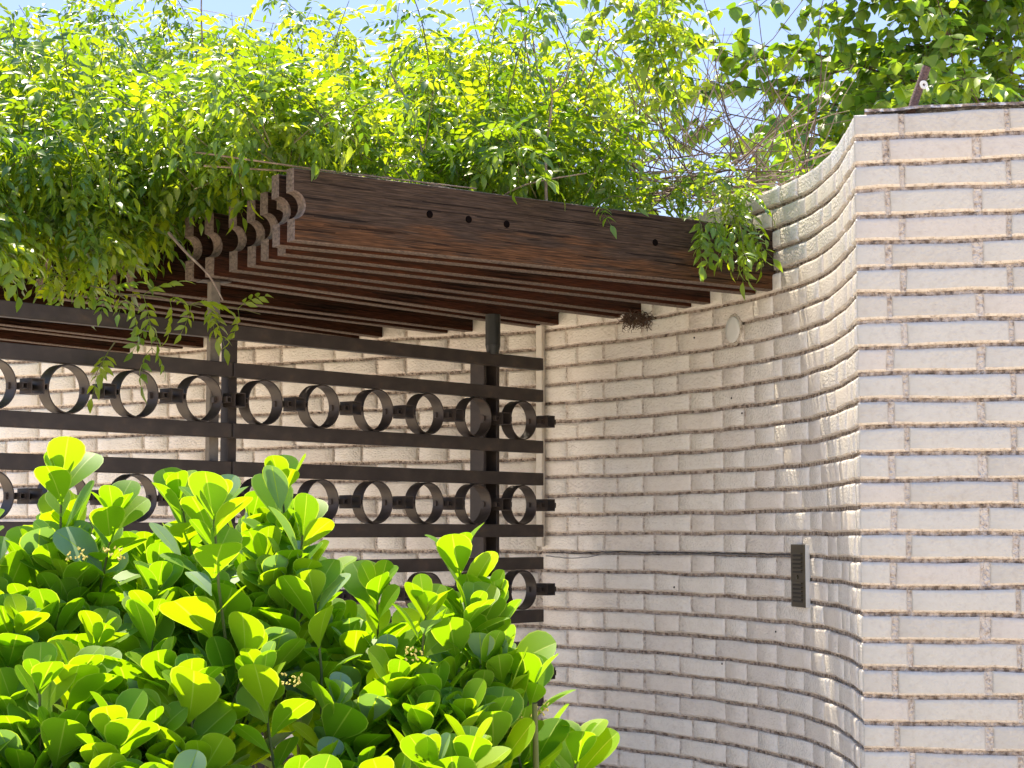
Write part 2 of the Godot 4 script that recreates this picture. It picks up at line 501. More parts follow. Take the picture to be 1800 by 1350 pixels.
var curve_path: Path
var flat_path: Path
var back_path: Path
func walls() -> void:
	var prof := [Vector2(0.882, 4.629), Vector2(0.892, 4.772), Vector2(0.902, 4.992), Vector2(0.896, 5.233), Vector2(0.856, 5.498), Vector2(0.729, 5.855), Vector2(0.573, 6.137), Vector2(0.397, 6.372), Vector2(0.104, 6.686)]
	curve_path = Path.new(spline(prof, 0.02), 1.0)
	flat_path = Path.new(PackedVector2Array([Vector2(0.882, 4.629), Vector2(0.882 + 0.9814 * 0.8, 4.629 - 0.1919 * 0.8), Vector2(0.882 + 0.9814 * 1.6, 4.629 - 0.1919 * 1.6)]), -1.0)
	back_path = Path.new(PackedVector2Array([Vector2(0.112, 6.70), Vector2(-1.05, 7.30), Vector2(-2.224, 7.936), Vector2(-3.7, 8.73)]), 1.0)
	var top := 16
	var o := thing("brick_wall_end", "flat end of the white painted brick wall, right of the sharp corner", "brick wall", Vector3.ZERO, "", "thing")
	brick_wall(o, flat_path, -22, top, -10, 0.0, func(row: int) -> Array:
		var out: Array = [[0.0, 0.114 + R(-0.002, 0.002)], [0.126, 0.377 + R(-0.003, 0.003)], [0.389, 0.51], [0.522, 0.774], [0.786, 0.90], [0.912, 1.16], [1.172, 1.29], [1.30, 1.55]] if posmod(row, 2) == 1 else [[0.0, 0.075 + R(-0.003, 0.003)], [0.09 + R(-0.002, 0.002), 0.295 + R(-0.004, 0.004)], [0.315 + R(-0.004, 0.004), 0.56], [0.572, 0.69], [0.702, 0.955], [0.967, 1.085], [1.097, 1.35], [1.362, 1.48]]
		return out, func(u: float, _r: int) -> bool: return u < 0.52, 0.0095, 0.115, 0.002, [M.paint_dimmed, M.paint_dimmed_b, M.paint_dimmed_c])  # coats darkened to hold down the brightness of this face
	# thin weathered sheet along the top
	var cs := st_new(false)
	for i in 40:
		var a := 0.028 + i * 0.038
		var b := a + 0.038
		var f := func(u: float, s: int) -> Array:
			var y := top * COURSE + 0.0015 + wob.get_noise_2d(u * 240.0, 9.0) * 0.004 + (0.004 if u > 0.12 else 0.0)
			var d := -0.004 + wob.get_noise_2d(u * 300.0, 40.0) * 0.005
			return [on_wall(flat_path, u, y, d), on_wall(flat_path, u, y + 0.0075, d - 0.001), on_wall(flat_path, u, y + 0.009, -0.2)]
		var A: Array = f.call(a, 0)
		var B: Array = f.call(b, 0)
		quad(cs, A[0], B[0], B[1], A[1])
		quad(cs, A[1], B[1], B[2], A[2])
	mi("coping_sheet", done(cs), M.coping, o)

	o = thing("curved_brick_wall", "curved white painted brick wall sweeping from the corner back to the fence", "brick wall", Vector3.ZERO, "", "thing")
	brick_wall(o, curve_path, -22, top, -13, 300.0, func(row: int) -> Array:
		return flemish(0.118 if posmod(row, 2) == 1 else 0.112, curve_path.length(), 0.075 if posmod(row, 2) == 1 else 0.26),
		func(u: float, row: int) -> bool: return row > -10 - int(u * 1.7), 0.0055, 0.22, 0.03)
	# end faces of the corner bricks, which turn round the corner
	var eo := o
	for row in range(-22, top):
		var st := st_new(true)
		var se := st_new(true)
		brick_into(st, se, curve_path, 0.019, 0.104, row, 300.0)
		mi("brick", done(se, done(st, null, M.paint), M.edge), null, eo)

	for q in [[1.29, 0.438], [1.225, 0.385], [0.86, 0.335], [1.50, 0.655], [1.02, -0.30], [1.62, -0.18], [1.36, -0.42]]:
		var xf := wall_frame(curve_path, q[0], q[1], 0.0015)
		mi("nail_hole", disc_mesh(0.0032, 0.0022, 0.0006, 8), M.plug, o, xf)
	o = thing("back_brick_wall", "straight white painted brick wall seen through the ring fence", "brick wall", Vector3.ZERO, "", "thing")
	brick_wall(o, back_path, -22, top, -6, 900.0, func(row: int) -> Array:
		return flemish(0.012, back_path.length(), 0.205 if posmod(row, 2) == 1 else 0.02),
		func(u: float, row: int) -> bool: return u < 2.7 and row < 14 and row > -3, 0.0075, 0.2)

# ---------------------------------------------------------------- pergola
const BEAM_H := 0.191
const BEAM_Y := 0.758
var beam_a: Array = [Vector2(-0.568, 4.664), Vector2(-0.624, 4.926), Vector2(-0.735, 5.140), Vector2(-0.887, 5.344), Vector2(-1.186, 5.645), Vector2(-1.42, 5.70), Vector2(-1.886, 5.776), Vector2(-2.28, 5.98), Vector2(-2.61, 6.17)]
var beam_b: Array = [Vector2(0.818, 5.639), Vector2(0.659, 5.998), Vector2(0.452, 6.307), Vector2(0.173, 6.617), Vector2(-0.157, 6.825), Vector2(-0.507, 7.009), Vector2(-0.871, 7.202), Vector2(-1.264, 7.412), Vector2(-1.60, 7.60)]

func beam_mesh(length: float, front: Material, t := 0.040) -> ArrayMesh:
	# side outline in (x along, y up); the free end at x = 0 has a half-round notch
	var h := BEAM_H
	var r := 0.035
	var cy := h * 0.49
	var out := PackedVector2Array()
	out.append(Vector2(0.004, 0)); out.append(Vector2(length, 0)); out.append(Vector2(length, h)); out.append(Vector2(0, h))
	for i in 13:
		var a := PI * 0.5 - PI * i / 12.0
		out.append(Vector2(cos(a) * r + (0.0 if i < 12 else 0.004), cy + sin(a) * r))
	var n := out.size()
	var b := 0.0035
	var ins := PackedVector2Array()
	for i in n:
		var p := out[i]
		var t0 := (p - out[posmod(i - 1, n)]).normalized()
		var t1 := (out[(i + 1) % n] - p).normalized()
		var m := (t0 + t1).normalized()
		ins.append(p + Vector2(-m.y, m.x) * b)
	var uv := func(p: Vector2) -> Vector2: return Vector2(p.x / 1.75 + 0.02, 1.0 - p.y / h)
	var face := st_new(false)
	var idx := Geometry2D.triangulate_polygon(ins)
	for k in range(0, idx.size(), 3):
		var p := [ins[idx[k]], ins[idx[k + 1]], ins[idx[k + 2]]]
		if (p[1] - p[0]).cross(p[2] - p[0]) < 0: p = [p[0], p[2], p[1]]
		var z := t * 0.5
		tri_uv(face, Vector3(p[0].x, p[0].y, z), Vector3(p[1].x, p[1].y, z), Vector3(p[2].x, p[2].y, z), uv.call(p[0]), uv.call(p[1]), uv.call(p[2]))
		tri_uv(face, Vector3(p[0].x, p[0].y, -z), Vector3(p[2].x, p[2].y, -z), Vector3(p[1].x, p[1].y, -z), uv.call(p[0]), uv.call(p[2]), uv.call(p[1]))
	var mesh := done(face, null, front)
	var rim := st_new(false)
	for i in n:
		var p := out[i]
		var q := out[(i + 1) % n]
		var pi := ins[i]
		var qi := ins[(i + 1) % n]
		var z := t * 0.5
		quad(rim, Vector3(p.x, p.y, z - b), Vector3(p.x, p.y, b - z), Vector3(q.x, q.y, b - z), Vector3(q.x, q.y, z - b))
		quad(rim, Vector3(pi.x, pi.y, z), Vector3(p.x, p.y, z - b), Vector3(q.x, q.y, z - b), Vector3(qi.x, qi.y, z))
		quad(rim, Vector3(p.x, p.y, b - z), Vector3(pi.x, pi.y, -z), Vector3(qi.x, qi.y, -z), Vector3(q.x, q.y, b - z))
	return done(rim, mesh, M.wood_weather)

func pergola() -> void:
	var say := ["frontmost double pergola beam with four black bolt plugs on its dark face", "second double pergola beam from the front, notched ends just behind the first", "third double pergola beam from the front, set into the wall above the dry vine clump", "fourth double pergola beam from the front, resting on both posts", "fifth double pergola beam from the front, meeting the wall left of the right post", "sixth double pergola beam from the front, its free end hidden in the hanging vine", "seventh double pergola beam from the front, low and dark behind the top fence rail", "eighth double pergola beam from the front, crossing behind the left post", "rearmost double pergola beam, in deep shade behind the fence at the far left"]
	for i in beam_a.size():
		var a: Vector2 = beam_a[i]
		var b: Vector2 = beam_b[i]
		var d := (b - a).normalized()
		var o := thing("pergola_beam", say[i], "wooden beam", W(a.x, BEAM_Y + R(-0.003, 0.003), a.y), "pergola beams fanning out from the curved wall")
		var e := Vector3(d.x, 0, -d.y)
		var nn := e.cross(Vector3.UP)
		o.basis = Basis(e, Vector3.UP, nn)
		mi("plank", beam_mesh(a.distance_to(b) + 0.02, M.wood_front if i == 0 else M.wood_in), null, o, Transform3D(Basis.IDENTITY, Vector3(0, 0, -0.020)))
		mi("plank", beam_mesh(a.distance_to(b) + 0.01, M.wood_in), null, o, Transform3D(Basis.IDENTITY, Vector3(0.012, R(-0.002, 0.002), -0.125)))
		if i == 0:
			var pm := disc_mesh(0.0105, 0.0015, 0.0006, 14)
			for q in [[0.420, 0.110], [0.548, 0.109], [0.676, 0.108], [1.215, 0.106]]:
				mi("bolt_plug", pm, M.plug, o, Transform3D(Basis.IDENTITY, Vector3(q[0], q[1], -0.0002)))
	# posts on the fence line
	var p := thing("pergola_post", "slim weathered square post under the notched ends of the left beams", "post", W(-0.895, -EYE, 5.425), "pergola posts")
	var st := st_new(false)
	bbox(st, Vector3(0, 1.18, 0), Vector3(0.030, 2.36, 0.032), 0.002)
	p.basis = Basis(Vector3.UP, 0.55)
	mi("shaft", done(st), M.post_wood, p)
	st = st_new(false)
	bbox(st, Vector3(0, 2.354, 0), Vector3(0.09, 0.004, 0.06), 0.001)
	mi("head_plate", done(st), M.metal, p)
	p = thing("pergola_post", "dark tapered post stub standing on the fence post below the fourth beam", "post", W(-0.066, 0.615, 6.262), "pergola posts")
	var k := CylinderMesh.new()
	k.top_radius = 0.0265; k.bottom_radius = 0.0265; k.height = 0.108; k.radial_segments = 8
	mi("shaft", k, M.post_dark, p, Transform3D(Basis(Vector3.UP, 0.2), Vector3(0, 0.087, 0)))
	k = CylinderMesh.new()
	k.top_radius = 0.0265; k.bottom_radius = 0.0205; k.height = 0.03; k.radial_segments = 8
	mi("tapered_foot", k, M.post_dark, p, Transform3D(Basis(Vector3.UP, 0.2), Vector3(0, 0.0178, 0)))

# ---------------------------------------------------------------- fence
var fa := Vector2(-1.354, 4.8315)
var fd := Vector2(0.6715, 0.7410)
func fence() -> void:
	var fb := Basis(Vector3(fd.x, 0, -fd.y), Vector3.UP, Vector3(fd.y, 0, fd.x))
	var rails := [[0.579, 0.622], [0.466, 0.509], [0.284, 0.328], [0.170, 0.214], [-0.012, 0.032], [-0.125, -0.082], [-0.309, -0.266], [-0.418, -0.375], [-0.602, -0.559], [-0.715, -0.672], [-0.897, -0.853], [-1.01, -0.967]]
	var rows := [0.3965, 0.1005, -0.1955, -0.4885, -0.784]
	var rm := ring_mesh(0.0687, 0.0648, -0.050, -0.002, 40)
	var t := st_new(false)
	square_tube(t, 0.042, 0.003, -0.034, 0.022)
	var big := done(t)
	t = st_new(false)
	square_tube(t, 0.018, 0.0028, -0.022, 0.010)
	var small := done(t)
	t = st_new(false)
	bbox(t, Vector3.ZERO, Vector3(0.118, 0.017, 0.012), 0.001)
	var bar := done(t)
	var spec := [["left ring fence panel of brown metal rails, behind the tallest shrub shoots", -0.95, 0.777, [-0.375, -0.142, 0.092, 0.325, 0.557], [-0.49, -0.258, -0.026, 0.171 + 0.037, 0.441, 0.673]],
		["right ring fence panel of brown metal rails, running up to the curved wall", 0.784, 2.185, [1.025, 1.26, 1.495, 1.73, 1.965, 2.198], [0.907, 1.142, 1.377, 1.612, 1.847, 2.081]]]
	for s in spec:
		var t0: float = s[1]
		var t1: float = s[2]
		var o := thing("ring_fence_panel", s[0], "metal fence", W(fa.x + fd.x * t0, -EYE, fa.y + fd.y * t0), "ring fence panels")
		o.basis = fb
		for r in rails:
			var st := st_new(false)
			bbox(st, Vector3((t1 - t0) * 0.5, (r[0] + r[1]) * 0.5 + EYE, -0.016), Vector3(t1 - t0, r[1] - r[0], 0.030), 0.0016)
			mi("rail", done(st), M.metal, o)
		for y in rows:
			for x in s[4]:
				mi("ring", rm, M.metal, o, Transform3D(Basis(Vector3(0, 0, 1), R(0, 6.0)), Vector3(x - t0, y + EYE, 0)))
			for x in s[3]:
				connector(o, Vector3(x - t0, y + EYE, 0), big, small, bar)
	# fence posts
	var p := thing("fence_post", "square brown post between the two ring fence panels", "fence post", W(fa.x + fd.x * 0.799, -EYE, fa.y + fd.y * 0.799), "fence posts")
	p.basis = fb
	var st := st_new(false)
	bbox(st, Vector3(0.006, 1.105, -0.052), Vector3(0.034, 2.21, 0.036), 0.0016)
	mi("shaft", done(st), M.metal, p)
	for y in rows:
		connector(p, Vector3(-0.012, y + EYE, 0.002), big, small, bar)
	p = thing("fence_post", "wide channel post of the right fence panel, dark and hollow", "fence post", W(fa.x + fd.x * 1.951, -EYE, fa.y + fd.y * 1.951), "fence posts")
	p.basis = fb
	st = st_new(false)
	bbox(st, Vector3(-0.034, 1.1, -0.068), Vector3(0.014, 2.2, 0.066), 0.0016)
	mi("flange", done(st), M.metal, p)
	st = st_new(false)
	bbox(st, Vector3(0.032, 1.1, -0.068), Vector3(0.016, 2.2, 0.066), 0.0016)
	mi("flange", done(st), M.metal, p)
	st = st_new(false)
	bbox(st, Vector3(-0.0015, 1.1, -0.094), Vector3(0.0505, 2.2, 0.010), 0.001)
	mi("web", done(st), M.post_dark, p)

func connector(o: Node3D, at: Vector3, big: Mesh, small: Mesh, bar: Mesh) -> void:
	var b := mi("square_tube", big, M.metal, o, Transform3D(Basis.IDENTITY, at))
	mi("small_tube", small, M.metal, b, Transform3D(Basis.IDENTITY, Vector3(-0.0312, 0, 0.0)))
	mi("small_tube", small, M.metal, b, Transform3D(Basis.IDENTITY, Vector3(0.0312, 0, 0.0)))
	mi("cross_bar", bar, M.metal, b, Transform3D(Basis.IDENTITY, Vector3(0, 0, -0.036)))

# ---------------------------------------------------------------- small things on the wall
func wall_frame(path: Path, u: float, y: float, depth: float) -> Transform3D:
	var a := path.at(u)
	var n := Vector3(a[1].x, 0, -a[1].y)
	var p: Vector3 = on_wall(path, u, y, depth)
	return Transform3D(Basis(Vector3.UP.cross(n), Vector3.UP, n), p)

func fittings() -> void:
	# round blank cover with its caulk
	var xf := wall_frame(curve_path, 1.27, 0.659, 0.001)
	var o := thing("blank_cover", "round white blank cover caulked to the curved wall below the front beam", "cover plate", xf.origin)
	o.basis = xf.basis
	mi("plate", disc_mesh(0.0425, 0.010, 0.003, 28), M.white_plate, o)
	var st := st_new(true)
	var pts: Array = []
	for i in 25:
		var a := -1.9 + i * 0.165
		pts.append(Vector3(cos(a) * 0.046 + wob.get_noise_2d(i * 30.0, 0) * 0.004, sin(a) * 0.047 + wob.get_noise_2d(0, i * 30.0) * 0.004, 0.001))
	tube(st, pts, 0.006, 0.005, 6)
	mi("caulk_bead", done(st), M.caulk, o)
	# louvred step light
	xf = wall_frame(curve_path, 0.835, -0.125, 0.0)
	o = thing("wall_light", "slim dark bronze louvred light on the curved wall at the cable's end", "wall light", xf.origin)
	o.basis = xf.basis
	st = st_new(false)
	bbox(st, Vector3(0, 0, 0.006), Vector3(0.108, 0.186, 0.016), 0.0015)
	mi("housing", done(st), M.bronze, o)
	st = st_new(false)
	bbox(st, Vector3(-0.0555, 0, 0.004), Vector3(0.003, 0.186, 0.014), 0.0008)
	bbox(st, Vector3(0.0555, 0, 0.004), Vector3(0.003, 0.186, 0.014), 0.0008)
	mi("side_edge", done(st), M.white_plate, o)
	for gy in [0.041, -0.046]:
		for k in 5:
			st = st_new(false)
			bbox(st, Vector3(0, gy + (k - 2) * 0.0122, 0.016), Vector3(0.078, 0.0035, 0.007), 0.0008, Transform3D(Basis(Vector3.RIGHT, 0.0), Vector3.ZERO))
			var lv := mi("louvre", done(st), M.bronze, o)
			st = st_new(false)
			bbox(st, Vector3(0, gy + (k - 2) * 0.0122 - 0.0052, 0.0142), Vector3(0.074, 0.006, 0.001), 0.0002)
			mi("slot", done(st), M.bronze_dark, lv)
	mi("screw", disc_mesh(0.0065, 0.003, 0.001, 10), M.bronze, o, Transform3D(Basis.IDENTITY, Vector3(0, -0.004, 0.0141)))
	# conduit up the inner corner
	o = thing("wire_conduit", "narrow white plastic conduit upright where the two walls meet", "conduit", W(0.104, -0.046, 6.665))
	st = st_new(false)
	bbox(st, Vector3(0, 0.405, 0.0), Vector3(0.026, 0.81, 0.022), 0.002)
	o.basis = Basis(Vector3.UP, -0.52)
	mi("channel", done(st), M.white_trim, o)
	# cables lying in the bed joint
	for c in 2:
		pts = []
		for i in 60:
			var u: float = curve_path.length() - 0.03 - i * (curve_path.length() - 0.03 - 0.885) / 59.0
			var sag := 0.0
			var f := i / 59.0
			if f < 0.22: sag = sin(f / 0.22 * PI) * -0.012 * (1.0 if c == 0 else 0.35) - (0.012 if c == 0 else 0.004) * (1.0 - f / 0.22)
			pts.append(on_wall(curve_path, u, -COURSE + 0.001 + c * 0.0052 - 0.002 + sag + wob.get_noise_2d(i * 40.0, c * 99.0) * 0.0035, 0.0005 + wob.get_noise_2d(i * 31.0, 50.0 + c * 77.0) * 0.002))
		st = st_new(true)
		tube(st, pts, 0.0018, 0.0018, 6)
		tag(mi("cable" if c == 0 else "cable_001", done(st), M.cable if c == 0 else M.cable_dark, self), "lower sagging grey cable along the curved wall to the wall light" if c == 0 else "upper dark cable lying in the brick joint towards the wall light", "cable")
	# leaning rusty pipe on top of the wall end
	o = thing("rusty_pipe", "leaning rusty pipe with a pale washer standing on the wall's top", "pipe", W(1.028, 16 * COURSE - 0.02, 4.66))
	st = st_new(true)
	tube(st, [Vector3(0, 0, 0), Vector3(0.02, 0.06, 0), Vector3(0.052, 0.148, 0.0)], 0.0115, 0.0115, 14)
	mi("pipe", done(st), M.rust, o)
	mi("washer", ring_mesh(0.0115, 0.0036, 0.0, 0.003, 16), M.white_plate, o, Transform3D(Basis(Vector3.UP, 0.3), Vector3(0.0405, 0.098, 0.0125)))
	mi("pipe_cap", disc_mesh(0.0113, 0.002, 0.0006, 14), M.plug, o, Transform3D(Basis(Vector3(0, 0, 1).cross(Vector3(0.032, 0.088, 0).normalized()).normalized(), -PI * 0.5 + PI).rotated(Vector3.UP, 0.0), Vector3(0.0522, 0.1485, 0)) if false else Transform3D(Basis(Vector3(0.94, -0.34, 0), Vector3(0, 0, -1), Vector3(0.34, 0.94, 0)), Vector3(0.052, 0.1475, 0)))
	# dry vine clumps caught under beam ends
	var spots := [[0.43, 0.745, 6.285, "large dry brown vine clump hanging from the third beam's wall end", 1.0]]
	for sp in spots:
		o = thing("dry_vine_clump", sp[3], "dry vine", W(sp[0], sp[1], sp[2]))
		st = st_new(false)
		for i in int(110 * sp[4]):
			var p: Vector3 = Vector3(R(-0.045, 0.045), R(-0.012, 0.02), R(-0.01, 0.03)) * sp[4]
			var q: Array = [p]
			for k in 5:
				p += Vector3(R(-0.013, 0.013), R(-0.016, 0.007), R(-0.009, 0.012)) * sp[4]
				q.append(p)
			tube(st, q, R(0.0012, 0.0032), 0.0008, 3)
		mi("dry_stems", done(st), M.debris, o).set_meta("kind", "stuff")

# ---------------------------------------------------------------- leaves
func blade(st: SurfaceTool, o: Transform3D, prof: Array, length: float, width: float, fold: float, bend: float, inset := 0.0, band := Vector2(0, 1)) -> void:
	# prof: [t, half width]; the blade runs along +z, its upper side faces +y
	var L: Array = []
	for q in prof:
		var t: float = q[0]
		var w: float = q[1] * width
		var z := t * length
		var y := -bend * t * t * length
		var row: Array = []
		for k in [-band.y, -band.x, band.x, band.y]:
			row.append(o * Vector3(k * w, y + absf(k) * w * fold, z))
		L.append(row)
	for i in L.size() - 1:
		for s in [0, 2]:
			quad(st, L[i][s], L[i + 1][s], L[i + 1][s + 1], L[i][s + 1])

func lane(st: SurfaceTool, o: Transform3D, length: float, width: float, fold: float, bend: float) -> void:
	blade(st, o, [[0.0, 0.02], [0.22, 0.38], [0.45, 0.5], [0.72, 0.3], [1.0, 0.01]], length, width, fold, bend)

func pinnate(m: Material, bend: float, pairs: int) -> ArrayMesh:
	var st := st_new(true)
	var ll := 0.043
	var L := 0.105
	var at := func(t: float) -> Vector3: return Vector3(0, -bend * t * t * L, t * L)
	for i in pairs:
		var t := 0.3 + 0.62 * i / maxf(pairs - 0.4, 1.0)
		for s in [-1.0, 1.0]:
			var dir := Vector3(s * 0.85, -0.25 - bend * t * 0.5, 0.5).normalized()
			var x := Vector3.UP.cross(dir).normalized()
			var b := Basis(x, dir.cross(x), dir).rotated(dir, R(-0.35, 0.35))
			lane(st, Transform3D(b, at.call(t)), ll * R(0.85, 1.1), 0.019, 0.25, R(0.15, 0.5))
	var e := Vector3(0, -bend * 1.6, 1.0).normalized()
	var x2 := Vector3.UP.cross(e).normalized()
	lane(st, Transform3D(Basis(x2, e.cross(x2), e), at.call(1.0)), ll * 1.25, 0.021, 0.25, 0.35)
	var rach: Array = []
	for i in 5: rach.append(at.call(i / 4.0))
	tube(st, rach, 0.0011, 0.0007, 3)
	return done(st, null, m)

func obovate(m: Material, fold: float, bend: float) -> ArrayMesh:   # blade, then pale rim and midrib
	var prof := [[0.0, 0.03], [0.12, 0.10], [0.3, 0.27], [0.5, 0.43], [0.68, 0.5], [0.82, 0.47], [0.92, 0.36], [0.975, 0.22], [1.0, 0.06]]
	var st := st_new(true)
	blade(st, Transform3D.IDENTITY, prof, 1.0, 0.80, fold, bend, 0.0, Vector2(0.035, 0.94))
	var mesh := done(st, null, m)
	st = st_new(true)
	blade(st, Transform3D.IDENTITY, prof, 1.0, 0.80, fold, bend, 0.0, Vector2(0.94, 1.0))
	blade(st, Transform3D.IDENTITY, prof, 1.0, 0.80, fold, bend, 0.0, Vector2(0.0, 0.035))
	return done(st, mesh, M.bush_rim)

func aim(p: Vector3, dir: Vector3, up: Vector3, roll: float, s: float) -> Transform3D:
	var z := dir.normalized()
	var x := up.cross(z)
	x = x.normalized() if x.length() > 0.05 else Vector3.RIGHT.cross(z).normalized()
	return Transform3D(Basis(x, z.cross(x), z).rotated(z, roll).scaled(Vector3.ONE * s), p)

# which leaves show largest: nearest leaf of each small patch of view, at most 300
func front_leaves(list: Array, cell: float, most: int) -> Dictionary:
	var best := {}
	for i in list.size():
		var p: Vector3 = list[i][0].origin
		var d := -p.z
		var key := Vector2i(int(p.x / d / cell + 1000.0), int((p.y - EYE) / d / cell + 1000.0))
		if absf(p.x / d) > 0.285 or (p.y - EYE) / d > 0.30 or (p.y - EYE) / d < -0.13: continue
		if not best.has(key) or list[best[key]][0].origin.z < p.z: best[key] = i
	var ids: Array = best.values()
	ids.sort_custom(func(a, b): return list[a][0].origin.z > list[b][0].origin.z)
	var out := {}
	for i in mini(most, ids.size()): out[ids[i]] = true
	return out

func place_leaves(o: Node3D, list: Array, meshes: Array, cell: float) -> void:
	var front := front_leaves(list, cell, 300)
	var rest: Array = []
	for m in meshes: rest.append([])
	for i in list.size():
		if front.has(i): mi("leaf", meshes[list[i][1]], null, o, list[i][0])
		else: rest[list[i][1]].append(list[i][0])
	for k in meshes.size(): multi("leaves", meshes[k], rest[k], o)

# ---------------------------------------------------------------- the vine on the pergola
var vine_list: Array = []
# keeps the vine off the open front of the pergola
func blocked(p: Vector3) -> bool:
	var r := p.x / -p.z
	var y := p.y - EYE
	if r < -0.225 or r > 0.13: return false
	return y < lerpf(0.76, 0.965, clampf((r + 0.225) / 0.045, 0, 1))

func vine_shoot(st: SurfaceTool, base: Vector3, dir: Vector3, length: float, gravity: float, gap: float, size: float, bare := 0.15, tone := -1, free := false) -> void:
	var n := maxi(4, int(length / 0.05))
	var pts: Array = [base]
	var d := dir.normalized()
	var p := base
	for i in n:
		d = (d + Vector3(R(-0.12, 0.12), -gravity * 0.16, R(-0.12, 0.12))).normalized()
		p += d * length / n
		if not free and blocked(p): break
		pts.append(p)
	if pts.size() < 3: return
	length *= (pts.size() - 1.0) / n
	n = pts.size() - 1
	tube(st, pts, 0.0022, 0.0010, 4)
	var s := length * bare
	var turn := R(0, TAU)
	while s < length:
		var f := s / length * n
		var i := mini(int(f), n - 1)
		var q: Vector3 = pts[i].lerp(pts[i + 1], f - i)
		var t: Vector3 = (pts[i + 1] - pts[i]).normalized()
		var a := t.cross(Vector3.UP if absf(t.y) < 0.9 else Vector3.RIGHT).normalized()
		var b := t.cross(a)
		for k in 2:
			var out := a * cos(turn + k * PI) + b * sin(turn + k * PI)
			var ld := (out * 0.9 + t * 0.5 + Vector3(R(-0.2, 0.2), -0.15 + R(-0.25, 0.2), R(-0.2, 0.2))).normalized()
			if not free and blocked(q + ld * 0.09 * size): continue
			var v := rng.randf()
			var kind := (0 if v < 0.48 else (1 if v < 0.8 else 2)) if tone < 0 else tone
			vine_list.append([aim(q, ld, Vector3.UP + Vector3(R(-0.5, 0.5), 0, R(-0.5, 0.5)), R(-0.4, 0.4), size * R(0.75, 1.2)), kind * 3 + rng.randi() % 3])
		turn += PI * 0.5 + R(-0.3, 0.3)
		s += gap * R(0.8, 1.25)

